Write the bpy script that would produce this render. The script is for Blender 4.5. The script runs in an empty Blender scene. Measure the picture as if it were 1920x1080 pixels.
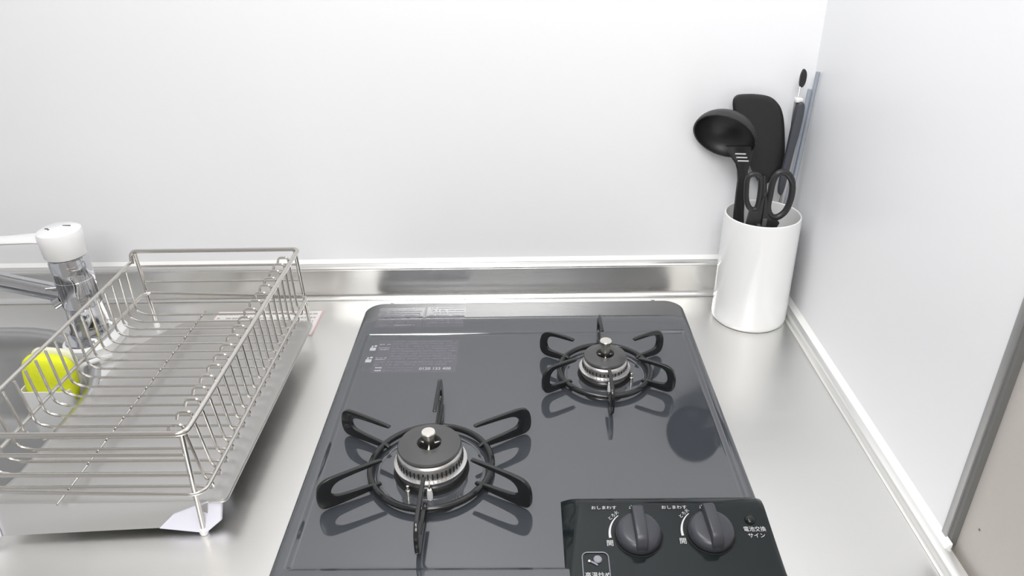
import bpy, bmesh, math, random
from mathutils import Vector, Matrix

random.seed(7)
sc = bpy.context.scene
COL = sc.collection
PI = math.pi

# ------------------------------------------------------------------ camera
PITCH, YAW, ROLL, FPX = 0.494, -0.021, -0.022, 1393.0
fwd = Vector((math.sin(YAW) * math.cos(PITCH), math.cos(YAW) * math.cos(PITCH), -math.sin(PITCH)))
rt = fwd.cross(Vector((0, 0, 1))).normalized()
up = rt.cross(fwd)
r2 = rt * math.cos(ROLL) + up * math.sin(ROLL)
u2 = -rt * math.sin(ROLL) + up * math.cos(ROLL)
cam_d = bpy.data.cameras.new('camera')
cam = bpy.data.objects.new('camera', cam_d)
COL.objects.link(cam)
cam_d.sensor_width = 36
cam_d.lens = 36 * FPX / 1920
cam_d.clip_start = 0.02
M = Matrix((r2, u2, -fwd)).transposed().to_4x4()
M.translation = Vector((0, 0, 0.528))
cam.matrix_world = M
sc.camera = cam

# ------------------------------------------------------------------ light
sc.view_settings.view_transform = 'Standard'
sc.view_settings.look = 'None'
sc.view_settings.gamma = 1
sc.view_settings.use_curve_mapping = False
sc.view_settings.exposure = 0.08
w = bpy.data.worlds.new('world')
sc.world = w
w.use_nodes = True
w.node_tree.nodes['Background'].inputs[0].default_value = (0.97, 0.98, 1.0, 1)
w.node_tree.nodes['Background'].inputs[1].default_value = 0.55


def area(name, loc, target, sx, sy, power, color=(1, 1, 1)):
    d = bpy.data.lights.new(name, 'AREA')
    d.shape = 'RECTANGLE'
    d.size, d.size_y, d.energy, d.color = sx, sy, power, color
    o = bpy.data.objects.new(name, d)
    COL.objects.link(o)
    o.location = loc
    o.rotation_euler = (Vector(target) - Vector(loc)).to_track_quat('-Z', 'Y').to_euler()
    return o


area('ceiling_lamp', (-0.08, -0.45, 1.5), (0.1, 0.6, 0.0), 0.8, 1.3, 27)
area('right_wall_fill', (-0.22, 0.42, 1.28), (0.37, 0.80, 0.50), 0.5, 0.3, 6.5)  # unseen fill light added to brighten the right wall; there is no hood


# ------------------------------------------------------------------ materials
def mat(name, col, rough=0.5, metal=0.0, ior=1.5, bump=None, rvar=None, cvar=None, coat=0, trans=0, stretch=None, aniso=0):
    m = bpy.data.materials.new(name)
    m.use_nodes = True
    nt = m.node_tree
    b = nt.nodes['Principled BSDF']
    b.inputs['Base Color'].default_value = (*col, 1)
    b.inputs['Roughness'].default_value = rough
    b.inputs['Metallic'].default_value = metal
    b.inputs['IOR'].default_value = ior
    b.inputs['Coat Weight'].default_value = coat
    b.inputs['Transmission Weight'].default_value = trans
    b.inputs['Anisotropic'].default_value = aniso
    tc = nt.nodes.new('ShaderNodeTexCoord')
    mp = nt.nodes.new('ShaderNodeMapping')
    nt.links.new(tc.outputs['Object'], mp.inputs[0])
    if stretch:
        mp.inputs['Scale'].default_value = stretch
    if bump:
        n = nt.nodes.new('ShaderNodeTexNoise')
        n.inputs['Scale'].default_value = bump[0]
        n.inputs['Detail'].default_value = 4
        nt.links.new(mp.outputs[0], n.inputs['Vector'])
        bp = nt.nodes.new('ShaderNodeBump')
        bp.inputs['Strength'].default_value = bump[1]
        bp.inputs['Distance'].default_value = 0.001
        nt.links.new(n.outputs[0], bp.inputs['Height'])
        nt.links.new(bp.outputs[0], b.inputs['Normal'])
    if cvar:
        n = nt.nodes.new('ShaderNodeTexNoise')
        n.inputs['Scale'].default_value = cvar[0]
        n.inputs['Detail'].default_value = 5
        nt.links.new(mp.outputs[0], n.inputs['Vector'])
        r = nt.nodes.new('ShaderNodeValToRGB')
        r.color_ramp.elements[0].position = 0.35
        r.color_ramp.elements[1].position = 0.65
        k = 1 - cvar[1]
        r.color_ramp.elements[0].color = (col[0] * k, col[1] * k, col[2] * k, 1)
        k = 1 + cvar[1]
        r.color_ramp.elements[1].color = (min(1, col[0] * k), min(1, col[1] * k), min(1, col[2] * k), 1)
        nt.links.new(n.outputs[0], r.inputs[0])
        nt.links.new(r.outputs[0], b.inputs['Base Color'])
    if rvar:
        n = nt.nodes.new('ShaderNodeTexNoise')
        n.inputs['Scale'].default_value = rvar[0]
        nt.links.new(mp.outputs[0], n.inputs['Vector'])
        mr = nt.nodes.new('ShaderNodeMapRange')
        mr.inputs['To Min'].default_value = rough - rvar[1]
        mr.inputs['To Max'].default_value = rough + rvar[1]
        nt.links.new(n.outputs[0], mr.inputs[0])
        nt.links.new(mr.outputs[0], b.inputs['Roughness'])
    return m


WALL = mat('white_kitchen_panel', (0.83, 0.835, 0.85), 0.38, rvar=(3, 0.03))
BEIGE = mat('beige_wallpaper', (0.50, 0.47, 0.44), 0.8, bump=(300, 0.2))
CAULK = mat('white_caulk', (0.86, 0.86, 0.84), 0.35)
ALU = mat('grey_aluminium', (0.42, 0.42, 0.42), 0.4, metal=0.6)
DARKTRIM = mat('dark_edge', (0.16, 0.16, 0.155), 0.6)
STEEL = mat('brushed_stainless', (0.84, 0.835, 0.815), 0.34, metal=1, bump=(60, 0.05), stretch=(1, 14, 14), rvar=(5, 0.04))
SPLASH = mat('brushed_stainless_upstand', (0.82, 0.815, 0.80), 0.24, metal=1, bump=(60, 0.05), stretch=(1, 14, 14))
TRAY = mat('stainless_tray', (0.64, 0.64, 0.63), 0.42, metal=1, bump=(30, 0.03))
SINKM = mat('satin_sink_steel', (0.56, 0.56, 0.56), 0.34, metal=1)
WIRE = mat('polished_wire', (0.64, 0.62, 0.59), 0.18, metal=1)
CHROME = mat('chrome', (0.62, 0.63, 0.66), 0.05, metal=1)
ENAMEL = mat('dark_grey_enamel', (0.050, 0.055, 0.064), 0.045, ior=1.95)
PANEL = mat('control_panel_enamel', (0.010, 0.014, 0.015), 0.10, ior=1.38)
BLACKEN = mat('black_enamel', (0.012, 0.013, 0.014), 0.16, ior=1.55)
CAPM = mat('burner_cap_grey', (0.085, 0.085, 0.085), 0.28, metal=0.3, bump=(400, 0.05))
HEADM = mat('burner_head_aluminium', (0.62, 0.61, 0.60), 0.3, metal=1)
HOLE = mat('black_gap', (0.004, 0.004, 0.004), 0.7)
SENS = mat('sensor_nickel', (0.78, 0.75, 0.69), 0.22, metal=1)
CERAM = mat('white_ceramic', (0.80, 0.80, 0.795), 0.12, coat=0.3)
KNOB = mat('knob_plastic', (0.045, 0.047, 0.056), 0.33)
PRINT = mat('white_print', (0.62, 0.62, 0.63), 0.5)
PRINTDIM = mat('grey_print', (0.25, 0.25, 0.29), 0.4)
PRINTHAZE = mat('haze_print', (0.070, 0.070, 0.086), 0.05, ior=1.95)
NYLON = mat('black_nylon', (0.018, 0.018, 0.019), 0.42, bump=(500, 0.05))
GRIP = mat('slate_grip', (0.060, 0.062, 0.075), 0.5)
BLUEGREY = mat('bluegrey_silicone', (0.31, 0.34, 0.39), 0.45)
WHITEPL = mat('white_plastic', (0.84, 0.84, 0.84), 0.28)
LILAC = mat('lilac_white_plastic', (0.72, 0.72, 0.80), 0.35)
YELLOW = mat('yellow_sponge', (0.80, 0.86, 0.03), 0.85, bump=(350, 0.6), cvar=(60, 0.06))
SCRUB = mat('pale_scrub_layer', (0.78, 0.78, 0.62), 0.9, bump=(300, 0.6))
PAPER = mat('sticker_paper', (0.80, 0.79, 0.77), 0.4)
PINK = mat('sticker_pink', (0.62, 0.42, 0.42), 0.5)
STPRINT = mat('sticker_print', (0.45, 0.42, 0.40), 0.6)
FLOORM = mat('wood_floor', (0.45, 0.37, 0.29), 0.5, cvar=(4, 0.2), stretch=(1, 8, 1))
ROOM = mat('room_wallpaper', (0.84, 0.83, 0.82), 0.85)
CEIL = mat('ceiling_paper', (0.90, 0.90, 0.90), 0.9)
CABM = mat('cabinet_face', (0.35, 0.34, 0.33), 0.5)


# ------------------------------------------------------------------ helpers
def link(name, bm, m, parent=None, smooth=True, angle=0.7):
    me = bpy.data.meshes.new(name)
    bm.normal_update()
    bm.to_mesh(me)
    bm.free()
    for x in (m if isinstance(m, (list, tuple)) else [m]):
        me.materials.append(x)
    if smooth:
        me.polygons.foreach_set('use_smooth', [True] * len(me.polygons))
        me.set_sharp_from_angle(angle=angle)
    o = bpy.data.objects.new(name, me)
    COL.objects.link(o)
    if parent:
        o.parent = parent
        if parent.type == 'EMPTY':
            o.matrix_parent_inverse = Matrix.Translation(-parent.location)
    return o


def thing(name, label, cat, loc=(0, 0, 0), group=None):
    o = bpy.data.objects.new(name, None)
    o.empty_display_size = 0.02
    COL.objects.link(o)
    o.location = loc
    return tag(o, label, cat, group)


def tag(o, label, cat, group=None):
    o['label'] = label
    o['category'] = cat
    if group:
        o['group'] = group
    return o


def struct(name, bm, m, **k):
    o = link(name, bm, m, **k)
    o['kind'] = 'structure'
    return o


def add_box(bm, a, b, bevel=0.0, seg=2, mtx=None):
    r = bmesh.ops.create_cube(bm, size=1)
    vs = r['verts']
    a, b = Vector(a), Vector(b)
    c, s = (a + b) / 2, b - a
    for v in vs:
        v.co = Vector((v.co.x * s.x, v.co.y * s.y, v.co.z * s.z)) + c
    if bevel:
        es = list({e for v in vs for e in v.link_edges})
        rr = bmesh.ops.bevel(bm, geom=es, offset=bevel, segments=seg, affect='EDGES', profile=0.5)
        vs = list(set(rr['verts']) | {v for v in vs if v.is_valid})
    if mtx:
        for v in vs:
            v.co = mtx @ v.co
    return vs


def box(a, b, bevel=0.0, seg=2):
    bm = bmesh.new()
    add_box(bm, a, b, bevel, seg)
    return bm


def fillet(pts, r, n=5, closed=False):
    pts = [Vector(p) for p in pts]
    out = []
    N = len(pts)
    for i, p in enumerate(pts):
        if not closed and i in (0, N - 1):
            out.append(p)
            continue
        a, b = pts[i - 1], pts[(i + 1) % N]
        d1, d2 = (a - p), (b - p)
        l = min(r, d1.length * 0.48, d2.length * 0.48)
        p1, p2 = p + d1.normalized() * l, p + d2.normalized() * l
        for k in range(n + 1):
            t = k / n
            out.append(p1 * (1 - t) ** 2 + p * 2 * t * (1 - t) + p2 * t * t)
    return out


def add_tube(bm, pts, r, n=10, closed=False, cap=True, sx=1.0):
    pts = [Vector(p) for p in pts]
    q = [pts[0]]
    for p in pts[1:]:
        if (p - q[-1]).length > 1e-6:
            q.append(p)
    pts = q
    if closed and (pts[0] - pts[-1]).length < 1e-6:
        pts.pop()
    N = len(pts)
    rad = r if callable(r) else (lambda t: r)
    rings = []
    T0 = (pts[1] - pts[0]).normalized()
    nrm = T0.orthogonal().normalized()
    if abs(T0.z) < 0.9:
        nrm = (Vector((0, 0, 1)) - T0 * T0.z).normalized()
    for i, p in enumerate(pts):
        if closed:
            T = (pts[(i + 1) % N] - pts[i - 1]).normalized()
        elif i == 0:
            T = T0
        elif i == N - 1:
            T = (pts[-1] - pts[-2]).normalized()
        else:
            T = ((pts[i + 1] - p).normalized() + (p - pts[i - 1]).normalized()).normalized()
        nrm = (nrm - T * nrm.dot(T)).normalized()
        bn = T.cross(nrm)
        rr = rad(i / max(1, N - 1))
        rings.append([bm.verts.new(p + (nrm * math.cos(a) + bn * math.sin(a) * sx) * rr)
                      for a in [2 * PI * k / n for k in range(n)]])
    for i in range(N if closed else N - 1):
        A, B = rings[i], rings[(i + 1) % N]
        for k in range(n):
            bm.faces.new((A[k], A[(k + 1) % n], B[(k + 1) % n], B[k]))
    if cap and not closed:
        bm.faces.new(list(reversed(rings[0])))
        bm.faces.new(rings[-1])


def tube(pts, r, n=10, **k):
    bm = bmesh.new()
    add_tube(bm, pts, r, n, **k)
    return bm


def add_lathe(bm, prof, c=(0, 0, 0), n=48, mtx=None, cap0=False, cap1=False):
    c = Vector(c)
    rings = []
    for (r, z) in prof:
        ring = []
        for k in range(n):
            a = 2 * PI * k / n
            v = c + Vector((r * math.cos(a), r * math.sin(a), z))
            if mtx:
                v = mtx @ v
            ring.append(bm.verts.new(v))
        rings.append(ring)
    for i in range(len(rings) - 1):
        A, B = rings[i], rings[i + 1]
        for k in range(n):
            bm.faces.new((A[k], A[(k + 1) % n], B[(k + 1) % n], B[k]))
    if cap0:
        bm.faces.new(list(reversed(rings[0])))
    if cap1:
        bm.faces.new(rings[-1])


def lathe(prof, c=(0, 0, 0), n=48, **k):
    bm = bmesh.new()
    add_lathe(bm, prof, c, n, **k)
    bmesh.ops.recalc_face_normals(bm, faces=bm.faces)
    return bm


def rrect(x0, x1, y0, y1, r, z, n=8):
    rs = r if isinstance(r, (tuple, list)) else (r,) * 4    # order: +x+y, -x+y, -x-y, +x-y
    cs = ((x1, y1, 0), (x0, y1, 1), (x0, y0, 2), (x1, y0, 3))
    out = []
    for (cx, cy, q), rr in zip(cs, rs):
        ox = cx - rr if cx == x1 else cx + rr
        oy = cy - rr if cy == y1 else cy + rr
        for k in range(n + 1):
            a = PI / 2 * (q + k / n)
            out.append(Vector((ox + rr * math.cos(a), oy + rr * math.sin(a), z)))
    return out


def add_loops(bm, loops, cap0=True, cap1=True):
    R = [[bm.verts.new(p) for p in L] for L in loops]
    n = len(R[0])
    for i in range(len(R) - 1):
        for k in range(n):
            bm.faces.new((R[i][k], R[i][(k + 1) % n], R[i + 1][(k + 1) % n], R[i + 1][k]))
    if cap0:
        bm.faces.new(list(reversed(R[0])))
    if cap1:
        bm.faces.new(R[-1])
    return R


def add_prism(bm, poly, d):
    """extrude closed 3D polygon along vector d"""
    d = Vector(d)
    A = [bm.verts.new(Vector(p)) for p in poly]
    B = [bm.verts.new(Vector(p) + d) for p in poly]
    n = len(A)
    bm.faces.new(A)
    bm.faces.new(list(reversed(B)))
    for k in range(n):
        bm.faces.new((A[k], B[k], B[(k + 1) % n], A[(k + 1) % n]))


def finish(bm, bevel=0, seg=2, ang=0.6):
    bmesh.ops.recalc_face_normals(bm, faces=bm.faces)
    if bevel:
        es = [e for e in bm.edges if len(e.link_faces) == 2 and e.calc_face_angle(0) > ang]
        bmesh.ops.bevel(bm, geom=es, offset=bevel, segments=seg, affect='EDGES', profile=0.5, clamp_overlap=True)
    return bm


def prism(poly, d, bevel=0, seg=2):
    bm = bmesh.new()
    add_prism(bm, poly, d)
    return finish(bm, bevel, seg)


def smooth_poly(pts, it=2, closed=True):
    for _ in range(it):
        q = []
        N = len(pts)
        for i in range(N):
            a, b = Vector(pts[i]), Vector(pts[(i + 1) % N])
            q += [a * 0.75 + b * 0.25, a * 0.25 + b * 0.75]
        pts = q
    return pts


def add_text(bm, body, size, pos, rot=0.0, tilt=0.0, align='CENTER', sx=1.0, bold=0.0):
    c = bpy.data.curves.new('text', 'FONT')
    c.body = body
    c.size = size
    c.align_x = align
    c.align_y = 'CENTER'
    c.offset = bold
    c.resolution_u = 3
    o = bpy.data.objects.new('text', c)
    me = bpy.data.meshes.new_from_object(o)
    Mx = Matrix.Translation(pos) @ Matrix.Rotation(tilt, 4, 'X') @ Matrix.Rotation(rot, 4, 'Z') @ Matrix.Scale(sx, 4, (1, 0, 0))
    me.transform(Mx)
    bm.from_mesh(me)
    bpy.data.objects.remove(o)
    bpy.data.curves.remove(c)
    bpy.data.meshes.remove(me)


# ------------------------------------------------------------------ setting
YB = 0.953      # face of the steel upstand
YW = 0.964      # white wall behind
XL = 0.3565     # inner face of the raised lip on the right
XR = 0.371      # white wall on the right
struct('wall_back', box((-1.9, YW, -0.85), (XR + 0.05, YW + 0.05, 1.6)), WALL)
struct('wall_right', box((XR, 0.4865, 0.0095), (XR + 0.006, YW, 1.6)), WALL)
struct('wall_right_side', box((XR + 0.006, -1.8, -0.85), (XR + 0.06, YW, 1.6)), BEIGE)
bm = box((XR - 0.0015, 0.479, 0.0095), (XR + 0.006, 0.4868, 1.6), 0.0008)
struct('trim_1', bm, ALU)
struct('trim_2', box((XR + 0.0005, 0.474, 0.0095), (XR + 0.0058, 0.479, 1.6)), DARKTRIM)
struct('trim_3', prism([(-1.6, YW, 0.0545), (-1.6, YW - 0.005, 0.0545), (-1.6, YW, 0.0595)], (XR + 1.6, 0, 0)), CAULK)
struct('trim_4', prism([(XR, 0.47, 0.0097), (XR - 0.006, 0.47, 0.0097), (XR, 0.47, 0.0150)], (0, YW - 0.47, 0)), CAULK)
struct('wall_front', box((-1.9, -1.85, -0.85), (XR + 0.06, -1.8, 1.6)), ROOM)
struct('floor', box((-1.9, -1.85, -0.9), (XR + 0.06, YW + 0.05, -0.85)), FLOORM)
struct('ceiling', box((-1.9, -1.85, 1.6), (XR + 0.06, YW + 0.05, 1.65)), CEIL)

# ------------------------------------------------------------------ countertop
SX0, SX1, SY0, SY1 = -1.02, -0.532, 0.50, 0.868
SR = (0.18, 0.12, 0.09, 0.09)      # sink opening
ct = thing('countertop', 'long brushed stainless steel kitchen countertop along the white wall', 'countertop', (-0.4, 0.64, 0))
bm = bmesh.new()
CX0, CY0 = -1.6, 0.33
o1 = [Vector((XL, CY0, 0)), Vector((XL, YB, 0)), Vector((CX0, YB, 0)), Vector((CX0, CY0, 0))]
i1 = rrect(SX0, SX1, SY0, SY1, SR, 0, 10)
V1 = [bm.verts.new(p) for p in o1]
V2 = [bm.verts.new(p) for p in i1]
es = [bm.edges.new((V1[k], V1[(k + 1) % 4])) for k in range(4)] + [bm.edges.new((V2[k], V2[(k + 1) % len(V2)])) for k in range(len(V2))]
bmesh.ops.triangle_fill(bm, use_beauty=True, use_dissolve=False, edges=es)
for f in bm.faces:
    f.normal_update()
    if f.normal.z < 0:
        f.normal_flip()
link('work_surface', bm, STEEL, ct, smooth=False)
link('front_apron', box((CX0, CY0 - 0.001, -0.04), (XL, CY0, 0.0), 0), STEEL, ct)
# upstand with a rounded ledge on top and a cove at the foot
prof = [(YB - 0.006, 0.0003), (YB - 0.0042, 0.0008), (YB - 0.0022, 0.0028), (YB - 0.0008, 0.0050), (YB, 0.0085),
        (YB + 0.0002, 0.046), (YB - 0.0010, 0.0468), (YB - 0.0014, 0.0485), (YB - 0.0006, 0.0503), (YB + 0.0015, 0.0515),
        (YB + 0.004, 0.0535), (YW - 0.0005, 0.0555), (YW - 0.0005, 0.0005)]
bm = prism([(CX0, y, z) for y, z in prof], (XL - CX0 + 0.006, 0, 0))
link('upstand', bm, SPLASH, ct, angle=0.9)
prof = [(XL - 0.003, 0.0003), (XL - 0.0008, 0.0012), (XL, 0.0035), (XL + 0.0004, 0.0085), (XL + 0.0016, 0.0098), (XR - 0.0005, 0.0096), (XR - 0.0005, 0.0003)]
bm = prism([(x, CY0, z) for x, z in prof], (0, YB - CY0, 0))
link('side_lip', bm, mat('bright_steel_lip', (0.80, 0.80, 0.78), 0.3, metal=0.7), ct, angle=0.9)

# ------------------------------------------------------------------ sink
bm = bmesh.new()
L = []
for off, z in ((-0.013, 0.0006), (-0.011, 0.0016), (-0.005, 0.0022), (0.000, 0.0012), (0.003, -0.004), (0.006, -0.03), (0.010, -0.13), (0.018, -0.148), (0.04, -0.158), (0.12, -0.162)):
    L.append(rrect(SX0 + off, SX1 - off, SY0 + off, SY1 - off, tuple(max(0.02, q - off) for q in SR), z, 12))
add_loops(bm, L, cap0=False)
bmesh.ops.recalc_face_normals(bm, faces=bm.faces)
for f in bm.faces:
    f.normal_flip()
s = thing('kitchen_sink', 'rounded stainless sink bowl set into the counter at left', 'sink', (-0.8, 0.68, -0.16))
link('bowl', bm, SINKM, s, angle=1.2)
link('drain', lathe([(0.045, -0.1585), (0.043, -0.1575), (0.034, -0.1578), (0.030, -0.164), (0.0005, -0.165)], (-0.80, 0.70, 0)), CHROME, s)

# ------------------------------------------------------------------ faucet
FX, FY = -0.586, 0.850
fc = thing('mixer_faucet', 'chrome single-lever kitchen faucet with white lever cap beside the sink', 'faucet', (FX, FY, 0))
bm = bmesh.new()
add_loops(bm, [rrect(FX - 0.024, FX + 0.042, FY - 0.052, FY + 0.034, 0.030, 0.0003, 10),
               rrect(FX - 0.025, FX + 0.043, FY - 0.053, FY + 0.035, 0.031, 0.0112, 10),
               rrect(FX - 0.023, FX + 0.041, FY - 0.051, FY + 0.033, 0.029, 0.0128, 10)])
bmesh.ops.recalc_face_normals(bm, faces=bm.faces)
link('base_plate', bm, WHITEPL, fc)
bm = bmesh.new()
add_loops(bm, [rrect(FX - 0.0225, FX + 0.030, FY - 0.047, FY + 0.028, 0.026, 0.0127, 10), rrect(FX - 0.022, FX + 0.0295, FY - 0.0465, FY + 0.0275, 0.026, 0.0150, 10)])
bmesh.ops.recalc_face_normals(bm, faces=bm.faces)
link('cover_plate', bm, CHROME, fc)
link('column', lathe([(0.0262, 0.0152), (0.0262, 0.019), (0.0240, 0.0225), (0.0236, 0.055), (0.0240, 0.0555), (0.0240, 0.0572), (0.0236, 0.0578),
                      (0.0236, 0.092), (0.0241, 0.0925), (0.0241, 0.094), (0.0236, 0.0945), (0.0236, 0.121), (0.0228, 0.1225), (0.0228, 0.1255), (0.0, 0.1255)], (FX, FY, 0)), CHROME, fc)
link('shadow_ring', lathe([(0.0225, 0.1254), (0.0225, 0.1272)], (FX, FY, 0)), HOLE, fc)
cap = link('lever_cap', lathe([(0.0, 0.127), (0.0245, 0.127), (0.0255, 0.1285), (0.0268, 0.150), (0.0268, 0.156), (0.0255, 0.1605), (0.021, 0.1632), (0.0, 0.1645)], (FX, FY, 0)), WHITEPL, fc)
bm = bmesh.new()
add_loops(bm, [[Vector((x, FY + yy * wd, zc + zz * 0.0045)) for yy, zz in [(math.cos(a) * (1 if True else 1), math.sin(a)) for a in [2 * PI * k / 16 for k in range(16)]]]
               for x, wd, zc in ((FX - 0.01, 0.018, 0.150), (FX - 0.03, 0.015, 0.150), (FX - 0.07, 0.011, 0.1475), (FX - 0.12, 0.010, 0.1455), (FX - 0.15, 0.009, 0.1455), (FX - 0.156, 0.006, 0.1455))])
bmesh.ops.recalc_face_normals(bm, faces=bm.faces)
link('lever', bm, WHITEPL, fc)
bm = bmesh.new()
add_tube(bm, fillet([(FX - 0.015, FY, 0.068), (FX - 0.13, FY - 0.004, 0.100), (FX - 0.21, FY - 0.02, 0.122), (FX - 0.235, FY - 0.03, 0.11)], 0.02), 0.0125, 16, sx=0.85)
link('spout', bm, CHROME, fc)
bm = bmesh.new()
add_tube(bm, [(FX - 0.022, FY - 0.008, 0.064), (FX - 0.030, FY - 0.012, 0.060)], 0.007, 16)
add_tube(bm, [(FX - 0.019, FY - 0.012, 0.085), (FX - 0.031, FY - 0.016, 0.086)], 0.0028, 12)
link('joint_collar', bm, CHROME, fc)
bm = bmesh.new()
for k, (dx, dy, wd) in enumerate(((-0.012, -0.004, 0.002), (-0.008, -0.007, 0.001), (0.008, 0.006, 0.005))):
    add_box(bm, (FX + dx - wd, FY + dy - 0.0006, 0.1637), (FX + dx + wd, FY + dy + 0.0006, 0.1646))
link('temperature_mark', bm, KNOB, fc, smooth=False)

# ------------------------------------------------------------------ sponge holder and sponge
SXc, SYc = -0.590, 0.750
sh = thing('sponge_holder', 'white plastic sponge holder hanging in the sink behind the dish rack', 'sponge holder', (SXc, SYc, -0.10))
bm = bmesh.new()
add_loops(bm, [rrect(SXc - 0.026, SXc + 0.026, SYc - 0.016, SYc + 0.016, 0.008, -0.092, 5), rrect(SXc - 0.028, SXc + 0.028, SYc - 0.019, SYc + 0.019, 0.008, -0.086, 5),
               rrect(SXc - 0.031, SXc + 0.031, SYc - 0.020, SYc + 0.020, 0.008, -0.002, 5), rrect(SXc - 0.0295, SXc + 0.0295, SYc - 0.0185, SYc + 0.0185, 0.007, -0.002, 5),
               rrect(SXc - 0.027, SXc + 0.027, SYc - 0.017, SYc + 0.017, 0.007, -0.084, 5)])
bmesh.ops.recalc_face_normals(bm, faces=bm.faces)
link('box', bm, WHITEPL, sh)
bm = tube(fillet([(SXc + 0.025, SYc + 0.021, -0.04), (SXc + 0.025, SYc + 0.024, 0.007), (SXc + 0.052, SYc + 0.052, 0.0045)], 0.01), 0.003, 8)
link('hanging_hook', bm, WHITEPL, sh)


def puffy(c, s, mtx=None, e=0.55):
    bm = bmesh.new()
    bmesh.ops.create_uvsphere(bm, u_segments=28, v_segments=18, radius=1)
    for v in bm.verts:
        x, y, z = v.co
        f = lambda t: math.copysign(abs(t) ** e, t)
        p = Vector((f(x) * s[0], f(y) * s[1], f(z) * s[2]))
        if mtx:
            p = mtx @ p
        v.co = p + Vector(c)
    return bm


sp = thing('yellow_sponge', 'bright yellow sponge standing in the white holder by the sink', 'sponge', (SXc, SYc, -0.07))
rotm = Matrix.Rotation(0.12, 3, 'Y')
link('foam', puffy((SXc + 0.005, SYc - 0.005, 0.006), (0.031, 0.0105, 0.036), rotm), YELLOW, sp)
link('scrub_layer', puffy((SXc + 0.006, SYc + 0.0085, 0.010), (0.029, 0.005, 0.034), rotm), SCRUB, sp)

# ------------------------------------------------------------------ drip tray
ty = thing('drip_tray', 'flat stainless drip tray lying under the wire dish rack', 'tray', (-0.39, 0.66, 0.0))
TZ = 0.030
out = [(-0.282, 0.514), (-0.280, 0.838), (-0.452, 0.842), (-0.497, 0.775), (-0.500, 0.512)]
pl = fillet([(x, y, TZ) for x, y in out], 0.007, 4, closed=True)
bm = bmesh.new()
R = add_loops(bm, [[p + Vector((0, 0, -0.0035)) for p in pl], [p + Vector((0, 0, -0.0008)) for p in pl],
                   [Vector((p.x * 0.996 - 0.39 * 0.004, p.y * 0.997 + 0.66 * 0.003, p.z)) for p in pl]], cap0=True)
bmesh.ops.recalc_face_normals(bm, faces=bm.faces)
link('tray_plate', bm, TRAY, ty, angle=0.9)
bm = bmesh.new()
cols = []
for k in range(25):
    t = k / 24
    xt, xb_ = -0.497 + 0.197 * t, -0.492 + 0.192 * t
    pt = Vector((xt, 0.5128 + 0.002 * t, TZ - 0.0008))
    pb = Vector((xb_, 0.4935 + 0.0115 * t, 0.0068))
    row = [bm.verts.new(pt.lerp(pb, q) + Vector((0, -0.0012 * math.sin(q * PI), 0))) for q in (0, 0.2, 0.4, 0.6, 0.8, 1)]
    row += [bm.verts.new(pb + Vector((0, 0.0012, 0))), bm.verts.new(pt + Vector((0, 0.0012, -0.0006)))]
    cols.append(row)
for A, B in zip(cols[:-1], cols[1:]):
    for q in range(8):
        bm.faces.new((A[q], A[(q + 1) % 8], B[(q + 1) % 8], B[q]))
bm.faces.new(cols[0])
bm.faces.new(list(reversed(cols[-1])))
bmesh.ops.recalc_face_normals(bm, faces=bm.faces)
link('front_flange', bm, TRAY, ty)
bm = bmesh.new()
add_prism(bm, [(-0.345, 0.5000, 0.0082), (-0.331, 0.5055, 0.0205), (-0.300, 0.5130, 0.0290), (-0.2885, 0.5180, 0.0275), (-0.289, 0.508, 0.0100), (-0.3005, 0.4975, 0.0045)], (0, 0.004, -0.0018))
finish(bm, 0.0008)
link('corner_guard', bm, LILAC, ty)
bm = bmesh.new()
add_prism(bm, [(-0.512, 0.495, 0.028), (-0.500, 0.505, 0.029), (-0.4885, 0.489, 0.009), (-0.491, 0.485, 0.0045), (-0.515, 0.485, 0.0045)], (0, 0.004, -0.0018))
finish(bm, 0.0008)
link('corner_guard', bm, LILAC, ty)
for x in (-0.47, -0.31):
    for y in (0.56, 0.80):
        link('foot', lathe([(0.0, 0.0), (0.006, 0.0), (0.006, TZ - 0.0036), (0, TZ - 0.0036)], (x, y, 0), 16), LILAC, ty)

# ------------------------------------------------------------------ wire dish rack
rk = thing('dish_rack', 'silver wire dish drying rack over the steel tray beside the sink', 'dish rack', (-0.405, 0.686, 0))
XA, XB, YA, YC = -0.514, -0.2950, 0.5005, 0.872
ZT, ZL = 0.1195, 0.050


def rail(pts, r, n=12, fr=0.009, name='rail', m=WIRE, **k):
    return link(name, tube(fillet(pts, fr, 6, closed=k.get('closed', False)), r, n, **k), m, rk)


# front / right / back upper rail, one bent bar
rail([(XA, YA, ZT), (XB, YA, ZT), (XB, YC, ZT), (XA - 0.002, YC, ZT), (XA - 0.002, YC - 0.004, ZT - 0.016)], 0.0027, name='top_rail')
rail([(XA - 0.003, YC - 0.003, ZT - 0.014), (XA - 0.003, YA + 0.002, ZT - 0.015)], 0.0022, name='top_rail')
# lower outer rail loop
rail([(XA, YA, 0.056), (XB + 0.0015, YA, ZL), (XB + 0.0015, YC, ZL), (XA, YC, 0.058)], 0.0021, name='lower_rail', closed=True, fr=0.014)
for z in (0.0965, 0.0735):
    rail([(XA, YA, z + 0.001), (XB - 0.006, YA, z)], 0.0020, name='front_rail')
rail([(XA + 0.006, YC, 0.0975), (XB - 0.005, YC, 0.0975)], 0.0016, name='back_rail')
rail([(XA + 0.006, YC, 0.074), (XB - 0.005, YC, 0.074)], 0.0013, name='back_rail')
rail([(XA + 0.006, YC, 0.0475), (XB - 0.005, YC, 0.0475)], 0.0013, name='back_rail')
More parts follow.
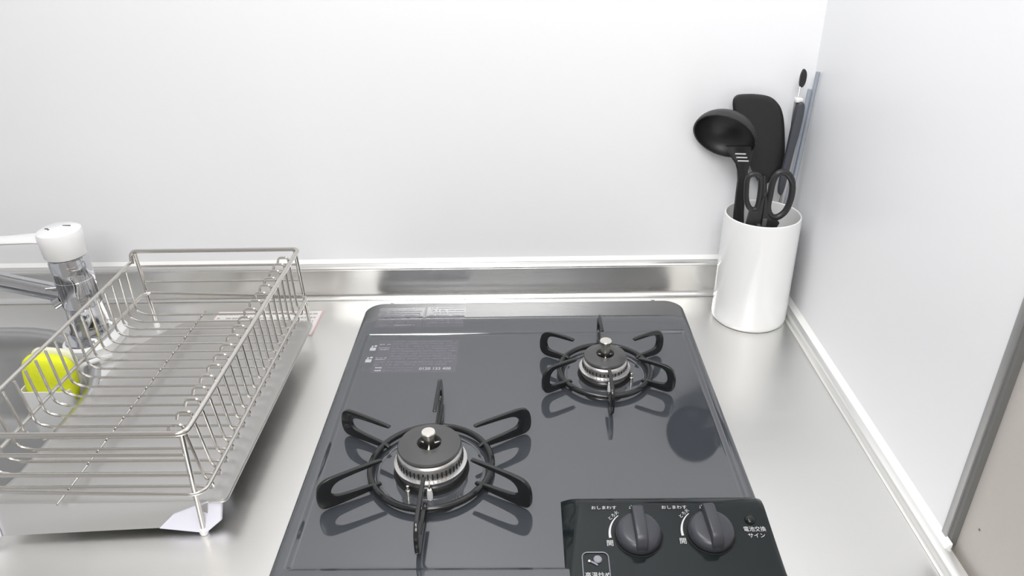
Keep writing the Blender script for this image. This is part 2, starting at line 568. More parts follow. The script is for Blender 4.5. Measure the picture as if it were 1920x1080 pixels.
# legs
for (x1, y1, x0, y0) in ((XB - 0.0045, YA + 0.0025, -0.3040, 0.5015), (XB - 0.0045, YC - 0.0025, -0.2985, 0.876),
                         (XA + 0.0045, YA + 0.0025, XA + 0.002, 0.5015), (XA + 0.0045, YC - 0.0025, XA + 0.002, 0.877)):
    lg = rail([(x1, y1, ZT - 0.001), (x0, y0, 0.004)], 0.0024, name='leg')
    link('leg_tip', lathe([(0, 0.0002), (0.0036, 0.0004), (0.0042, 0.003), (0.0034, 0.0075), (0.0, 0.009)], (x0, y0, 0), 16), WHITEPL, lg)
# U-shaped wires with hooked inner ends
NW = 19
for i in range(NW):
    t = i / (NW - 1)
    yt = 0.5085 + 0.331 * t
    yb = 0.5215 + 0.3205 * t
    ym = yb
    xb = XB - 0.0042
    pts = [(XA + 0.0015, yt + 0.004, ZT - 0.016), (XA + 0.0015, ym, 0.046), (XA + 0.014, ym, 0.0405), (xb - 0.010, yb, 0.0405), (xb + 0.0052, yb, 0.0385), (xb + 0.0055, yb - 0.001, 0.046), (xb + 0.0002, yb - 0.002, 0.052),
           (xb, yt, ZT - 0.002), (xb - 0.0006, yt, ZT + 0.0036), (xb - 0.012, yt, ZT + 0.0036), (xb - 0.0145, yt, ZT - 0.0045)]
    rail(pts, 0.00145, n=8, fr=0.0075, name='wire')
xm = -0.4285
rail([(xm - 0.004, YA + 0.001, 0.0375), (xm - 0.004, 0.52, 0.0372), (xm, 0.856, 0.0372)], 0.0012, n=8, name='centre_wire')
for k in range(2):
    yy = 0.60 + 0.17 * k
del yy

# ------------------------------------------------------------------ sticker on the counter behind the rack
st = thing('caution_sticker', 'white caution sticker with pink border on the counter behind the dish rack', 'sticker', (-0.365, 0.885, 0))
bm = box((-0.4415, 0.8505, 0.0001), (-0.2895, 0.9185, 0.0005))
link('border', bm, PINK, st, smooth=False)
link('paper', box((-0.4395, 0.8525, 0.0005), (-0.2915, 0.9165, 0.0008)), PAPER, st, smooth=False)
bm = bmesh.new()
for r in range(6):
    x = -0.436
    yy = 0.9085 - r * 0.0102
    while x < -0.297:
        wd = random.uniform(0.002, 0.009)
        if random.random() < 0.8:
            add_box(bm, (x, yy - 0.0018, 0.0008), (min(x + wd, -0.296), yy + 0.0018, 0.0009))
        x += wd + 0.0015
link('printing', bm, STPRINT, st, smooth=False)

# ------------------------------------------------------------------ gas stove
GX0, GX1, GY0, GY1 = -0.2265, 0.2195, 0.415, 0.9265
gs = thing('gas_stove', 'dark grey two-burner gas stove set into the steel counter', 'stove', (-0.003, 0.67, 0))
ZR, ZI = 0.0072, 0.0042
bm = bmesh.new()
rr = (0.026, 0.026, 0.008, 0.008)


def gl(o, z, q=None):
    q = q or tuple(max(0.002, a - o) for a in rr)
    return rrect(GX0 + o, GX1 - o, GY0 + o, GY1 - o, q, z, 10)


IX0, IX1, IY0, IY1 = -0.2125, 0.2095, 0.4535, 0.8425


def il(o, z, q=0.004):
    return rrect(IX0 + o, IX1 - o, IY0 + o, IY1 - o, q, z, 10)


add_loops(bm, [gl(0.002, 0.0004), gl(0.0, 0.0015), gl(0.0, 0.0045), gl(0.0006, 0.006), gl(0.002, 0.0068), gl(0.0045, ZR),
               il(-0.003, ZR), il(-0.0015, ZR - 0.0002), il(-0.0002, ZR - 0.0010), il(0.0012, ZI + 0.0006), il(0.0026, ZI + 0.0001), il(0.004, ZI)])
bmesh.ops.recalc_face_normals(bm, faces=bm.faces)
top = link('top_plate', bm, ENAMEL, gs, angle=0.9)
for x in (-0.195, 0.178):
    link('rear_tab', box((x, GY1 - 0.001, 0.002), (x + 0.006, GY1 + 0.002, 0.0062), 0.001), ENAMEL, gs)

# control panel: a wedge with flared sides, high at the back and flush at the front
bm = bmesh.new()


def wedge(y, hz, xl, xr, zb=0.0040):
    return [Vector((xl, y, zb)), Vector((xl + 0.001 + 0.0120 * hz / 0.015, y, zb + hz * 0.84)), Vector((xl + 0.0018 + 0.0128 * hz / 0.015, y, zb + hz * 0.94)), Vector((xl + 0.003 + 0.0140 * hz / 0.015, y, zb + hz * 0.99)), Vector((xl + 0.005 + 0.0150 * hz / 0.015, y, zb + hz)),
            Vector((xr - 0.008, y, zb + hz)), Vector((xr - 0.002, y, zb + hz * 0.80)), Vector((xr, y, zb))]


PXL, PXR = 0.0310, 0.2215
secs = [(0.5350, 0.0008), (0.5315, 0.0070), (0.5275, 0.0115), (0.5225, 0.0142), (0.5165, 0.0151), (0.5100, 0.0145), (0.500, 0.0128), (0.4500, 0.0045), (0.4200, 0.0008)]
R = [[bm.verts.new(p) for p in wedge(y, h, PXL, PXR)] for y, h in secs]
for a, b in zip(R[:-1], R[1:]):
    for k in range(7):
        bm.faces.new((a[k], a[k + 1], b[k + 1], b[k]))
bm.faces.new(R[0])
bm.faces.new(list(reversed(R[-1])))
bmesh.ops.recalc_face_normals(bm, faces=bm.faces)
link('control_panel', bm, PANEL, gs, angle=0.75)
TILT = math.atan2(0.0128 - 0.0045, 0.05)


def pz(y):
    """height of the control panel top at y"""
    for (y1, h1), (y0, h0) in zip(secs[:-1], secs[1:]):
        if y0 <= y <= y1:
            return 0.0040 + h0 + (h1 - h0) * (y - y0) / (y1 - y0)
    return 0.02


def knob(x, y, rz):
    mt = Matrix.Translation((x, y, pz(y) + 0.0004)) @ Matrix.Rotation(TILT, 4, 'X') @ Matrix.Rotation(rz, 4, 'Z')
    bm = bmesh.new()
    add_lathe(bm, [(0.0200, 0.0), (0.0206, 0.001), (0.0206, 0.0035), (0.0198, 0.0065), (0.0176, 0.0092), (0.0140, 0.0105), (0.0, 0.0112)], n=48, mtx=mt, cap0=True)
    bmesh.ops.recalc_face_normals(bm, faces=bm.faces)
    k = link('knob', bm, KNOB, gs, angle=1.0)
    bm = bmesh.new()
    pf = [(-0.0200, 0.002), (-0.0195, 0.0105), (-0.016, 0.0165), (-0.011, 0.0195), (0.014, 0.0200), (0.018, 0.0190), (0.0205, 0.0160), (0.0208, 0.002)]
    add_prism(bm, [mt @ Vector((-0.0052, a, b)) for a, b in pf], (mt.to_3x3() @ Vector((0.0104, 0, 0))))
    finish(bm, 0.0016, 3)
    link('grip_bar', bm, KNOB, k, angle=0.9)
    bm = bmesh.new()
    add_lathe(bm, [(0.0222, 0.00025), (0.0222, 0.0004), (0.0207, 0.0004)], n=48, mtx=Matrix.Translation((x, y, pz(y))) @ Matrix.Rotation(TILT, 4, 'X'))
    link('knob_gap', bm, HOLE, k)


KY = 0.4830
knob(0.0985, KY, 0.02)
knob(0.1635, KY + 0.0018, 0.07)

# printed marks on the control panel
def letter(body, size, pos, rot=0.0, tilt=0.0, sx=1.0):
    bm = bmesh.new()
    add_text(bm, body, size, pos, rot, tilt, sx=sx)
    return link('lettering', bm, PRINT, gs, smooth=False)


for kx, ky in ((0.0985, KY), (0.1635, KY + 0.0018)):
    bm = bmesh.new()
    mt = Matrix.Translation((kx, ky, pz(ky) + 0.0006)) @ Matrix.Rotation(TILT, 4, 'X')
    N = 18
    prev = None
    for k in range(N + 1):
        a = math.radians(186 - (186 - 128) * k / N)
        wd = 0.0018 * (1 - 0.72 * k / N)
        p = [bm.verts.new(mt @ Vector((math.cos(a) * q, math.sin(a) * q, 0))) for q in (0.0262 - wd, 0.0262 + wd * 0.3)]
        if prev:
            bm.faces.new((prev[0], prev[1], p[1], p[0]))
        prev = p
    link('flame_scale', bm, PRINT, gs, smooth=False)
    letter('開', 0.0066, mt @ Vector((-0.0262, -0.0085, 0)), 0, TILT)
    letter('とろ火', 0.0042, mt @ Vector((-0.0205, 0.0205, 0)), 0.75, TILT)
    letter('止', 0.0050, Vector((kx - 0.003, 0.5120, pz(0.5120) + 0.0006)), 0, 0.02)
    letter('おしまわす', 0.0048, Vector((kx - 0.0285, 0.5115, pz(0.5115) + 0.0007)), 0, 0.02)
letter('電池交換', 0.0056, Vector((0.2035, 0.4880, pz(0.4880) + 0.0006)), 0, TILT, sx=0.9)
letter('サイン', 0.0052, Vector((0.2037, 0.4815, pz(0.4815) + 0.0006)), 0, TILT)
letter('高温炒め', 0.0056, Vector((0.0590, 0.4440, pz(0.4440) + 0.0006)), 0, TILT)
# frying symbol in a rounded square
mt = Matrix.Translation((0.0580, 0.4565, pz(0.4565) + 0.0008)) @ Matrix.Rotation(TILT, 4, 'X')
bm = bmesh.new()
add_tube(bm, [mt @ p for p in rrect(-0.0115, 0.0115, -0.0175, 0.0095, 0.005, 0, 6)], 0.0005, 6, closed=True)
link('symbol_frame', bm, PRINTDIM, gs)
bm = bmesh.new()
add_lathe(bm, [(0.0038, 0), (0.0030, 0.0008), (0, 0.001)], (0.002, 0.0028, 0), 20, mtx=mt @ Matrix.Scale(1, 4))
add_tube(bm, [mt @ Vector(p) for p in ((-0.004, 0.0005, 0), (-0.001, -0.0012, 0.0), (0.0015, -0.003, 0))], 0.0009, 6)
link('symbol', bm, PRINTDIM, gs)
bm = bmesh.new()
add_lathe(bm, [(0.0012, 0), (0.0011, 0.0004), (0, 0.0005)], (-0.0055, 0.001, 0), 14, mtx=mt)
link('symbol_light', bm, PRINT, gs)
# indicator lamp
mt = Matrix.Translation((0.2018, 0.4980, pz(0.498) + 0.0004)) @ Matrix.Rotation(TILT, 4, 'X')
bm = bmesh.new()
add_lathe(bm, [(0.0048, 0.0), (0.0045, 0.0006), (0.0040, 0.0003)], n=24, mtx=mt)
il_ = link('indicator_lamp', bm, PANEL, gs)
bm = bmesh.new()
add_lathe(bm, [(0.0044, 0.0004), (0.0036, 0.0016), (0.002, 0.0023), (0, 0.0025)], n=24, mtx=mt)
link('lamp_lens', bm, mat('lens_black', (0.006, 0.007, 0.007), 0.06), il_)


# printed notices at the back left
def para(bm, x0, x1, y, h, slant=0.0, dens=0.85, z=0.0):
    x = x0
    while x < x1 - 0.0008:
        wd = random.uniform(0.0008, 0.0026)
        if random.random() < dens:
            x2 = min(x + wd, x1)
            add_box(bm, (x, y - h / 2 * random.uniform(0.5, 1), z), (x2, y + h / 2 * random.uniform(0.5, 1), z + 0.00006))
        x += wd + 0.0005


bmB, bmD = bmesh.new(), bmesh.new()
zr = ZR + 0.00002
para(bmB, -0.187, -0.155, 0.9080, 0.0026, z=zr, dens=0.97)
NW_, NG_ = mat('notice_white', (0.46, 0.46, 0.50), 0.4), mat('notice_grey', (0.155, 0.155, 0.19), 0.3)
link('notice_heading', bmB, NW_, gs, smooth=False)
bmB = bmesh.new()
for y, a, b in ((0.9010, -0.205, -0.146), (0.8950, -0.203, -0.147), (0.8895, -0.202, -0.147), (0.8840, -0.190, -0.150)):
    para(bmD, a, b, y, 0.0032, z=zr)
para(bmB, -0.204, -0.145, 0.8790, 0.0010, z=zr, dens=0.99)
para(bmD, -0.190, -0.160, 0.8710, 0.0028, z=zr)
para(bmD, -0.200, -0.185, 0.8640, 0.0026, z=zr)
para(bmB, -0.180, -0.150, 0.8640, 0.0014, z=zr, dens=0.95)
for r in range(7):
    para(bmD, -0.134 + 0.002 * (r % 3), -0.086, 0.9090 - r * 0.0066, 0.0034, z=zr, dens=0.9)
add_box(bmD, (-0.1403, 0.8600, zr), (-0.1396, 0.9110, zr + 0.00005))
add_box(bmD, (-0.1280, 0.8690, zr), (-0.1180, 0.8696, zr + 0.00007))
link('notice_line', bmB, NW_, gs, smooth=False)
link('notice_text', bmD, NG_, gs, smooth=False)
bmB, bmD = bmesh.new(), bmesh.new()
zi = ZI + 0.00002
for r in range(8):
    para(bmD, -0.174, -0.090 - 0.006 * (r % 3 == 2), 0.8270 - r * 0.0058, 0.0030, z=zi, dens=0.88)
for y in (0.8205, 0.8120, 0.8080, 0.7890, 0.7855):
    para(bmB, -0.192, -0.178, y, 0.0014, z=zi)
para(bmD, -0.192, -0.094, 0.7790, 0.0034, z=zi)
para(bmD, -0.192, -0.100, 0.7735, 0.0034, z=zi)
for y, a, b in ((0.7665, -0.178, -0.142), (0.7600, -0.178, -0.142)):
    para(bmD, a, b, y, 0.0016, z=zi)
para(bmB, -0.189, -0.181, 0.7670, 0.0034, z=zi, dens=1)
para(bmB, -0.189, -0.181, 0.7605, 0.0034, z=zi, dens=1)
link('notice_line', bmB, NW_, gs, smooth=False)
bmB = bmesh.new()
add_text(bmB, '0120 133 400', 0.0078, Vector((-0.1140, 0.7635, zi + 0.0001)), bold=0.0001, sx=0.92)
link('phone_number', bmB, NW_, gs, smooth=False)
# little pictograms
for (cx, cy) in ((-0.199, 0.8120), (-0.2000, 0.7850)):
    bmB = bmesh.new()
    add_box(bmB, (cx - 0.0042, cy - 0.006, zi), (cx + 0.0035, cy + 0.001, zi + 0.00006))
    add_box(bmB, (cx - 0.0030, cy + 0.002, zi), (cx - 0.0008, cy + 0.0055, zi + 0.00006))
    add_lathe(bmB, [(0.0020, 0.00006), (0.0, 0.00006)], (cx + 0.0022, cy + 0.0048, zi), 12)
    link('pictogram', bmB, NW_, gs, smooth=False)
for cx in (-0.2035, -0.1965):
    add_tube(bmD, [Vector((cx, 0.7640, zi)) + Vector((0.0028 * math.cos(a), 0.004 * math.sin(a), 0)) for a in [2 * PI * k / 16 for k in range(16)]], 0.00022, 4, closed=True)
for a, b in (((-0.206, 0.8585, ZR), (-0.1425, 0.9115, ZR + 0.00001)), ((-0.1385, 0.8585, ZR), (-0.0850, 0.9120, ZR + 0.00001)), ((-0.1940, 0.7560, ZI), (-0.0880, 0.8300, ZI + 0.00001))):
    link('notice_background', box(a, b), PRINTHAZE, gs, smooth=False)
link('notice_text', bmD, NG_, gs, smooth=False)


# burners
def burner(cx, cy, rb, lift, rpan, sensor_h, tall):
    z0 = ZI
    bm = lathe([(rpan, z0 + 0.0001), (rpan - 0.0010, z0 + 0.0009), (rpan - 0.0026, z0 + 0.0010), (rpan - 0.0042, z0 + 0.0002)], (cx, cy, 0), 72)
    link('drip_ridge', bm, ENAMEL, gs)
    z0 += lift
    b = link('burner', lathe([(rb - 0.001, ZI + 0.0002), (rb - 0.001, z0 + 0.001), (rb + 0.0012, z0 + 0.001), (rb + 0.0012, z0 + 0.0045), (rb + 0.0028, z0 + 0.0065), (rb + 0.0028, z0 + 0.0078), (rb - 0.0008, z0 + 0.0086), (rb - 0.0012, z0 + 0.0162 + tall), (rb - 0.0018, z0 + 0.0172 + tall),
                              (rb - 0.0034, z0 + 0.0186 + tall), (rb - 0.006, z0 + 0.0201 + tall)], (cx, cy, 0), 72), HEADM, gs)
    link('burner_gap', lathe([(rb + 0.0045, ZI + 0.00012), (rb - 0.0015, ZI + 0.00014)], (cx, cy, 0), 60), HOLE, b)
    # flame ports round the head
    bm = bmesh.new()
    n = int(rb * 2 * PI / 0.0047)
    for k in range(n):
        a = 2 * PI * k / n
        mt = Matrix.Translation((cx, cy, z0 + 0.0120)) @ Matrix.Rotation(a, 4, 'Z')
        add_box(bm, (rb - 0.0022, -0.0006, -0.0020), (rb - 0.0006, 0.0006, 0.0018 + tall * 0.8), mtx=mt)
    link('flame_ports', bm, HOLE, b, smooth=False)
    rc = rb - 0.0020
    z0 += tall
    ro = 0.0115 if rb > 0.03 else 0.0100
    c = link('burner_cap', lathe([(rc - 0.003, z0 + 0.0183), (rc - 0.001, z0 + 0.0190), (rc, z0 + 0.0220), (rc - 0.0010, z0 + 0.0236), (rc * 0.7, z0 + 0.0256), (ro + 0.0030, z0 + 0.0264),
                                  (ro + 0.0008, z0 + 0.0260), (ro, z0 + 0.0244), (ro - 0.0004, z0 + 0.017)], (cx, cy, 0), 72), CAPM, b)
    link('cap_opening', lathe([(ro + 0.0002, z0 + 0.0172), (0.0, z0 + 0.0170)], (cx, cy, 0), 40), HOLE, c)
    # three spokes inside the opening
    bm = bmesh.new()
    for a in (0.5, 2.6, 4.7):
        mt = Matrix.Translation((cx, cy, z0 + 0.021)) @ Matrix.Rotation(a, 4, 'Z')
        add_box(bm, (0.003, -0.0012, -0.002), (ro, 0.0012, 0.002), 0.0004, mtx=mt)
    link('spoke', bm, HEADM, c)
    link('heat_sensor', lathe([(0.0056, z0 + 0.0172), (0.0056, sensor_h - 0.0040), (0.0070, sensor_h - 0.0036), (0.0072, sensor_h - 0.0008), (0.0066, sensor_h), (0.0, sensor_h + 0.0001)], (cx, cy, 0), 32), SENS, b)
    # spark electrode and thermocouple
    z0 = ZI
    ex, ey = cx + 0.003, cy - rb - 0.0075
    e = link('igniter', lathe([(0.0030, z0 + 0.0002), (0.0030, z0 + 0.0070), (0.0022, z0 + 0.0120), (0.0012, z0 + 0.0125), (0, z0 + 0.0126)], (ex, ey, 0), 20), CERAM, b)
    bm = tube(fillet([(ex, ey, z0 + 0.012), (ex, ey + 0.001, z0 + 0.0165), (ex + 0.001, ey + 0.0065, z0 + 0.0180)], 0.003), 0.0007, 8)
    link('electrode_tip', bm, SENS, e)
    sg = -1 if rb > 0.03 else 1
    a = math.radians(-90 + sg * (28 if sg < 0 else 62))
    tx, ty_ = cx + (rb + 0.0065) * math.cos(a), cy + (rb + 0.0065) * math.sin(a)
    link('thermocouple', lathe([(0.0022, z0 + 0.0002), (0.0022, z0 + 0.006), (0.0014, z0 + 0.0065), (0.0014, z0 + 0.0115), (0, z0 + 0.012)], (tx, ty_, 0), 14), SENS, b)


B1 = (-0.0987, 0.5820)
B2 = (0.0945, 0.7490)
burner(B1[0], B1[1], 0.0342, 0.0060, 0.0570, 0.0535, 0.0040)
burner(B2[0], B2[1], 0.0280, 0.0035, 0.0500, 0.0525, 0.0005)


# pan supports: ring with six hairpin arms
def support(cx, cy, rring, rout, rin, label, small):
    t = thing('pan_support', label, 'pan support', (cx, cy, ZI), 'black pan supports over the burners')
    zr_ = 0.0105
    link('ring', tube([(cx + rring * math.cos(a), cy + rring * math.sin(a), zr_) for a in [2 * PI * k / 96 for k in range(96)]], 0.0034, 14, closed=True), BLACKEN, t)
    if small:
        out = [(rring - 0.007, 0.0085), (rout - 0.016, 0.0060), (rout - 0.005, 0.0070), (rout, 0.0140), (rout, 0.0275), (rout - 0.004, 0.0385), (rout - 0.013, 0.0425), (rin, 0.0420),
               (rin - 0.001, 0.0390), (rin + 0.001, 0.0376), (rout - 0.018, 0.0378), (rout - 0.0120, 0.0340), (rout - 0.0092, 0.0260), (rout - 0.0105, 0.0180), (rout - 0.016, 0.0150), (rring - 0.007, 0.0140)]
    else:
        out = [(rring - 0.008, 0.0085), (rout - 0.030, 0.0068), (rout - 0.007, 0.0056), (rout - 0.0005, 0.0105), (rout + 0.0005, 0.0220), (rout - 0.0020, 0.0345), (rout - 0.009, 0.0402), (rout - 0.022, 0.0410), (rin, 0.0412),
               (rin - 0.001, 0.0388), (rin + 0.001, 0.0374), (rout - 0.027, 0.0356), (rout - 0.0185, 0.0328), (rout - 0.0138, 0.0262), (rout - 0.0148, 0.0200), (rout - 0.022, 0.0160), (rring - 0.008, 0.0138)]
    for k in range(6):
        a = math.radians(30 + 60 * k)
        e = Vector((math.cos(a), math.sin(a), 0))
        s_ = Vector((-math.sin(a), math.cos(a), 0))
        c = Vector((cx, cy, 0))
        poly = [c + e * r - s_ * 0.0020 + Vector((0, 0, z)) for r, z in out]
        # soften the outer corners
        poly = smooth_poly(poly, 2)
        link('arm', prism(poly, s_ * 0.0040, 0.0008, 2), BLACKEN, t, angle=0.8)
    return t


support(B1[0], B1[1], 0.0618, 0.1178, 0.0510, 'larger black six-armed pan support over the front left burner', False)
support(B2[0], B2[1], 0.0545, 0.0888, 0.0425, 'smaller black six-armed pan support over the rear right burner', True)

# ------------------------------------------------------------------ utensil holder
HX, HY = 0.3068, 0.8915
hd = lathe([(0.0, 0.0006), (0.0465, 0.0006), (0.0488, 0.003), (0.0493, 0.008), (0.0480, 0.1500), (0.0476, 0.1524), (0.0466, 0.1532), (0.0454, 0.1524), (0.0450, 0.149), (0.0460, 0.006), (0.0, 0.005)], (HX, HY, 0), 96)
tag(link('utensil_holder', hd, CERAM, None), 'tall white ceramic cylinder holding black utensils in the counter corner', 'utensil holder')

# ------------------------------------------------------------------ ladle
ld = thing('ladle', 'black nylon ladle with three slots, leftmost tool in the white holder', 'ladle', (0.268, 0.875, 0.01))
Cb = Vector((0.2566, 0.920, 0.2440))
ax = Vector((-0.46, -0.74, -0.60)).normalized()          # the way the bowl opens
e1 = Vector((0.89, -0.20, -0.42))
e1 = (e1 - ax * e1.dot(ax)).normalized()
e2 = ax.cross(e1)
bm = bmesh.new()
rings = []
prof = []
nb = 14
for k in range(nb + 1):
    th = PI / 2 * k / nb
    prof.append((math.sin(th), -math.cos(th)))           # outside, from pole to rim
inner = [(r * 0.955, h * 0.93) for r, h in reversed(prof)]
seq = prof + inner
RA, RB_, DP = 0.0405, 0.0405, 0.029
for r, h in seq:
    ring = []
    for j in range(48):
        a = 2 * PI * j / 48
        egg = 1 + 0.10 * math.cos(a - PI)
        ring.append(bm.verts.new(Cb + e1 * (math.cos(a) * r * RA * egg) + e2 * (math.sin(a) * r * RB_ * egg) + ax * (h * DP)))
    rings.append(ring)
for A, B in zip(rings[:-1], rings[1:]):
    for j in range(48):
        bm.faces.new((A[j], A[(j + 1) % 48], B[(j + 1) % 48], B[j]))
bmesh.ops.remove_doubles(bm, verts=bm.verts, dist=1e-6)
bmesh.ops.recalc_face_normals(bm, faces=bm.faces)
link('bowl', bm, NYLON, ld, angle=1.3)
# neck blade and handle: swept flat section, with three slots as gaps
hp = [(0.2705, 0.9130, 0.2360, 0.0170), (0.2745, 0.9155, 0.2290, 0.0160), (0.2772, 0.9175, 0.2200, 0.0135), (0.2795, 0.9165, 0.2120, 0.0095), (0.2803, 0.9160, 0.2030, 0.0072), (0.2810, 0.9150, 0.1900, 0.0062), (0.2807, 0.9140, 0.1740, 0.0063), (0.2815, 0.9120, 0.1450, 0.0070),
      (0.2830, 0.9090, 0.1200, 0.0078), (0.2860, 0.9100, 0.0700, 0.0078), (0.2880, 0.9060, 0.0120, 0.006)]
bm = bmesh.new()
rows = []
for x, y, z, hw in hp:
    rows.append([bm.verts.new((x + dx * hw, y + dy, z)) for dx, dy in ((-1, -0.001), (-0.8, -0.0032), (0.8, -0.0032), (1, -0.001), (0.8, 0.0022), (-0.8, 0.0022))])
for A, B in zip(rows[:-1], rows[1:]):
    for j in range(6):
        bm.faces.new((A[j], A[(j + 1) % 6], B[(j + 1) % 6], B[j]))
bm.faces.new(rows[0])
bm.faces.new(list(reversed(rows[-1])))
bmesh.ops.recalc_face_normals(bm, faces=bm.faces)
hdl = link('handle', bm, NYLON, ld, angle=1.0)
bm = bmesh.new()
for x, z in ((0.2742, 0.2252), (0.2765, 0.2204), (0.2788, 0.2158)):
    add_tube(bm, [(x - 0.0068, 0.9130, z + 0.0004), (x + 0.0068, 0.9130, z - 0.0002)], 0.0010, 8)
link('slot', bm, mat('pale_slot', (0.55, 0.55, 0.55), 0.4), hdl)

# ------------------------------------------------------------------ spatula
spt = thing('spatula', 'black nylon turner with broad rounded blade behind the ladle', 'spatula', (0.31, 0.91, 0.01))
bl = [(0.2661, 0.2784), (0.2655, 0.2867), (0.2687, 0.2912), (0.2736, 0.2925), (0.2910, 0.2926), (0.3077, 0.2905), (0.3164, 0.2869), (0.3235, 0.2806), (0.3291, 0.2732), (0.3347, 0.2584), (0.3395, 0.2326), (0.3425, 0.2105), (0.3405, 0.1926),
      (0.3320, 0.1838), (0.3245, 0.1724), (0.3134, 0.1730), (0.3050, 0.1867), (0.2984, 0.1970), (0.2880, 0.2202), (0.2730, 0.2500)]
bl = smooth_poly([(x, 0, z) for x, z in bl], 2)
bm = bmesh.new()
cx_, cz_ = 0.306, 0.238


def bend(p, off):
    u = (p.x - cx_ - (p.z - cz_) * -0.25) / 0.035
    y = 0.9475 + 0.035 * (p.z - 0.24) - 0.003 * u * u - 0.002 * ((p.z - cz_) / 0.05) ** 2 + off
    return Vector((p.x, y, p.z))


for off in (0, 1):
    pass
rings = []
for s_, off in ((0.02, 0), (0.35, 0), (0.65, 0), (0.85, 0), (0.97, 0.0), (1.0, 0.0012), (0.97, 0.0024), (0.65, 0.0024), (0.02, 0.0024)):
    rings.append([bm.verts.new(bend(Vector((cx_ + (p.x - cx_) * s_, 0, cz_ + (p.z - cz_) * s_)), off)) for p in bl])
n = len(bl)
for A, B in zip(rings[:-1], rings[1:]):
    for j in range(n):
        bm.faces.new((A[j], A[(j + 1) % n], B[(j + 1) % n], B[j]))
bm.faces.new(rings[0])
bm.faces.new(list(reversed(rings[-1])))
bmesh.ops.recalc_face_normals(bm, faces=bm.faces)
link('blade', bm, NYLON, spt, angle=1.0)
bm = tube(fillet([(0.3185, 0.9440, 0.184), (0.3180, 0.9250, 0.148), (0.315, 0.917, 0.012)], 0.02), 0.0062, 14, sx=0.6)
link('handle', bm, NYLON, spt)

# ------------------------------------------------------------------ scissors
sz = thing('kitchen_scissors', 'black handled kitchen scissors standing handles up at front of the holder', 'scissors', (0.297, 0.868, 0.02))


def loop_handle(pts, y, r, name='handle'):
    c = Vector((sum(p[0] for p in pts), 0, sum(p[1] for p in pts))) / len(pts)
    q = []
    for x, z in pts:
        v = Vector((x, 0, z))
        d = (v - c)
        v = c + d * (1 - r / d.length)
        q.append((v.x, y, v.z))
    return link(name, tube(smooth_poly(q, 2), r, 12, closed=True, sx=1.0), NYLON, sz)


h1 = loop_handle([(0.278, 0.2201), (0.2851, 0.2184), (0.2893, 0.2121), (0.2919, 0.1995), (0.291, 0.1803), (0.2892, 0.1695), (0.2842, 0.1663), (0.2777, 0.1697), (0.2717, 0.1806), (0.2687, 0.1977), (0.2694, 0.2134), (0.2727, 0.2186)], 0.8620, 0.0032)
h2 = loop_handle([(0.3119, 0.2225), (0.3211, 0.2199), (0.3289, 0.2104), (0.3327, 0.1967), (0.3325, 0.1797), (0.3278, 0.1646), (0.3209, 0.157), (0.3133, 0.1538), (0.3047, 0.1572), (0.2989, 0.1693), (0.2985, 0.1866), (0.3004, 0.2077), (0.3046, 0.2191)], 0.8640, 0.0040)
bm = prism([(0.2790, 0.8590, 0.1700), (0.2870, 0.8590, 0.1680), (0.2895, 0.8590, 0.175), (0.2925, 0.8590, 0.188), (0.2955, 0.8590, 0.186), (0.2945, 0.8590, 0.150), (0.2960, 0.8590, 0.125), (0.2830, 0.8590, 0.125), (0.2770, 0.8590, 0.150)], (0, 0.006, 0), 0.0012)
link('shank', bm, NYLON, sz)
bm = prism([(0.3125, 0.8605, 0.1600), (0.3040, 0.8605, 0.1620), (0.3000, 0.8605, 0.180), (0.2970, 0.8605, 0.192), (0.2955, 0.8605, 0.186), (0.2965, 0.8605, 0.150), (0.2950, 0.8605, 0.125), (0.3080, 0.8605, 0.125), (0.3190, 0.8605, 0.152)], (0, 0.006, 0), 0.0012)
link('shank', bm, NYLON, sz)
bm = prism([(0.2880, 0.8660, 0.1560), (0.2945, 0.8655, 0.1560), (0.2990, 0.882, 0.02), (0.2960, 0.882, 0.02)], (0, 0.0015, 0))
link('steel_blade', bm, HEADM, sz)
bm = prism([(0.2965, 0.8590, 0.1590), (0.3020, 0.8590, 0.1590), (0.3020, 0.878, 0.02), (0.2990, 0.878, 0.02)], (0, 0.0012, 0))
link('steel_blade', bm, HEADM, sz)
link('pivot_screw', tube([(0.2925, 0.8580, 0.150), (0.2925, 0.8615, 0.150)], 0.0024, 12), HEADM, sz)

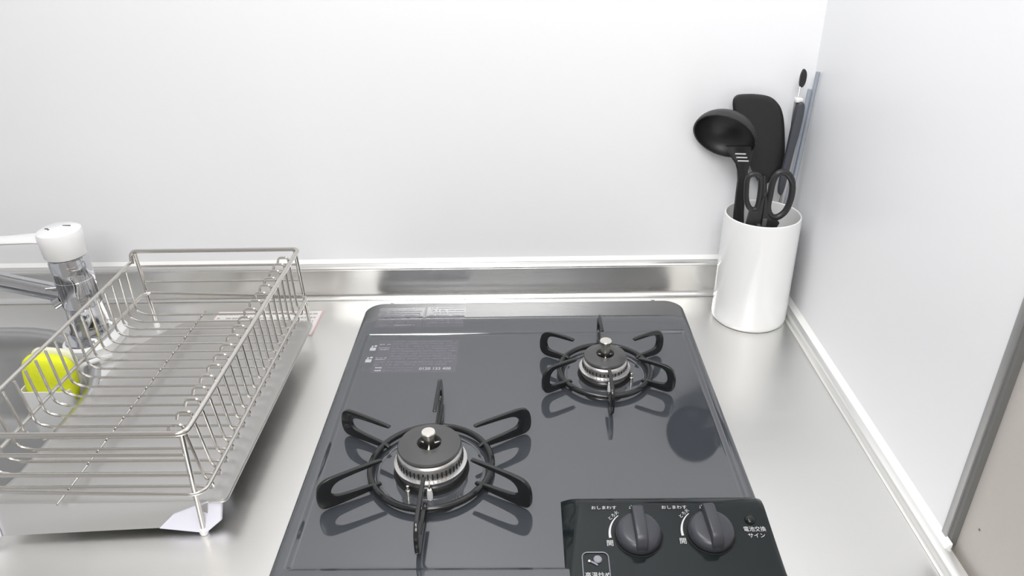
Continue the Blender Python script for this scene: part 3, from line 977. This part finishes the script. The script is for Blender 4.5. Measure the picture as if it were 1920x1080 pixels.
# ------------------------------------------------------------------ tongs
tg = thing('tongs', 'steel tongs with slate grey grips and black pull tab in the white holder', 'tongs', (0.335, 0.925, 0.01))
gr = [(0.3412, 0.2830), (0.3445, 0.2868), (0.3480, 0.2862), (0.3505, 0.2810), (0.3502, 0.2581), (0.3468, 0.2263), (0.3440, 0.1889), (0.3420, 0.1660), (0.3385, 0.1620), (0.3350, 0.1660), (0.3345, 0.1801), (0.3372, 0.2243), (0.3386, 0.2583)]
link('grip', prism(smooth_poly([(x, 0.9260 - (z - 0.16) * 0.02, z) for x, z in gr], 2), (0, 0.008, 0), 0.0016, 3), GRIP, tg, angle=0.9)
arm = [(0.3395, 0.2895), (0.3478, 0.2895), (0.3518, 0.2840), (0.3520, 0.2500), (0.3510, 0.2000), (0.3470, 0.1450), (0.3420, 0.0300), (0.3360, 0.0150), (0.3330, 0.0300), (0.3395, 0.1450), (0.3440, 0.2000), (0.3400, 0.2600)]
link('steel_arm', prism([(x - 0.0 * z, 0.9345 - max(0, 0.15 - z) * 0.05, z) for x, z in arm], (0, 0.0018, 0), 0.0005), HEADM, tg, angle=0.8)
link('hinge_cap', box((0.3392, 0.9280, 0.2850), (0.3482, 0.9375, 0.2905), 0.0015), CERAM, tg)
link('pull_rod', tube([(0.3425, 0.933, 0.290), (0.3448, 0.937, 0.304)], 0.0007, 8), HEADM, tg)
link('pull_tab', prism(smooth_poly([(0.3461, 0.936, 0.3262), (0.3507, 0.936, 0.3200), (0.3508, 0.936, 0.3088), (0.3482, 0.936, 0.3020), (0.3440, 0.936, 0.3025), (0.3427, 0.936, 0.3080), (0.3430, 0.936, 0.3190)], 2), (0, 0.004, 0), 0.0012, 3), NYLON, tg, angle=0.9)


# ------------------------------------------------------------------ cooking chopsticks
def stick(p0, p1, p2, label):
    bm = bmesh.new()
    add_tube(bm, [p0, p1, p2], lambda t: 0.0034 - 0.0008 * t, 10)
    return tag(link('cooking_chopstick', bm, BLUEGREY), label, 'chopstick', 'blue-grey cooking chopsticks in the white holder')


stick((0.3430, 0.9300, 0.0120), (0.3500, 0.9380, 0.1550), (0.3582, 0.9400, 0.2990), 'shorter blue-grey cooking chopstick in the holder, just right of the tongs')
stick((0.3400, 0.9120, 0.0120), (0.3555, 0.9350, 0.1600), (0.3672, 0.9460, 0.3190), 'longer blue-grey cooking chopstick leaning into the wall corner')

# small screw in the beige wall
struct('trim_5', lathe([(0.0012, 0), (0.0010, 0.0005), (0, 0.0006)], (0, 0, 0), 12), DARKTRIM).matrix_world = Matrix.Translation((XR + 0.006, 0.455, 0.048)) @ Matrix.Rotation(-PI / 2, 4, 'Y')
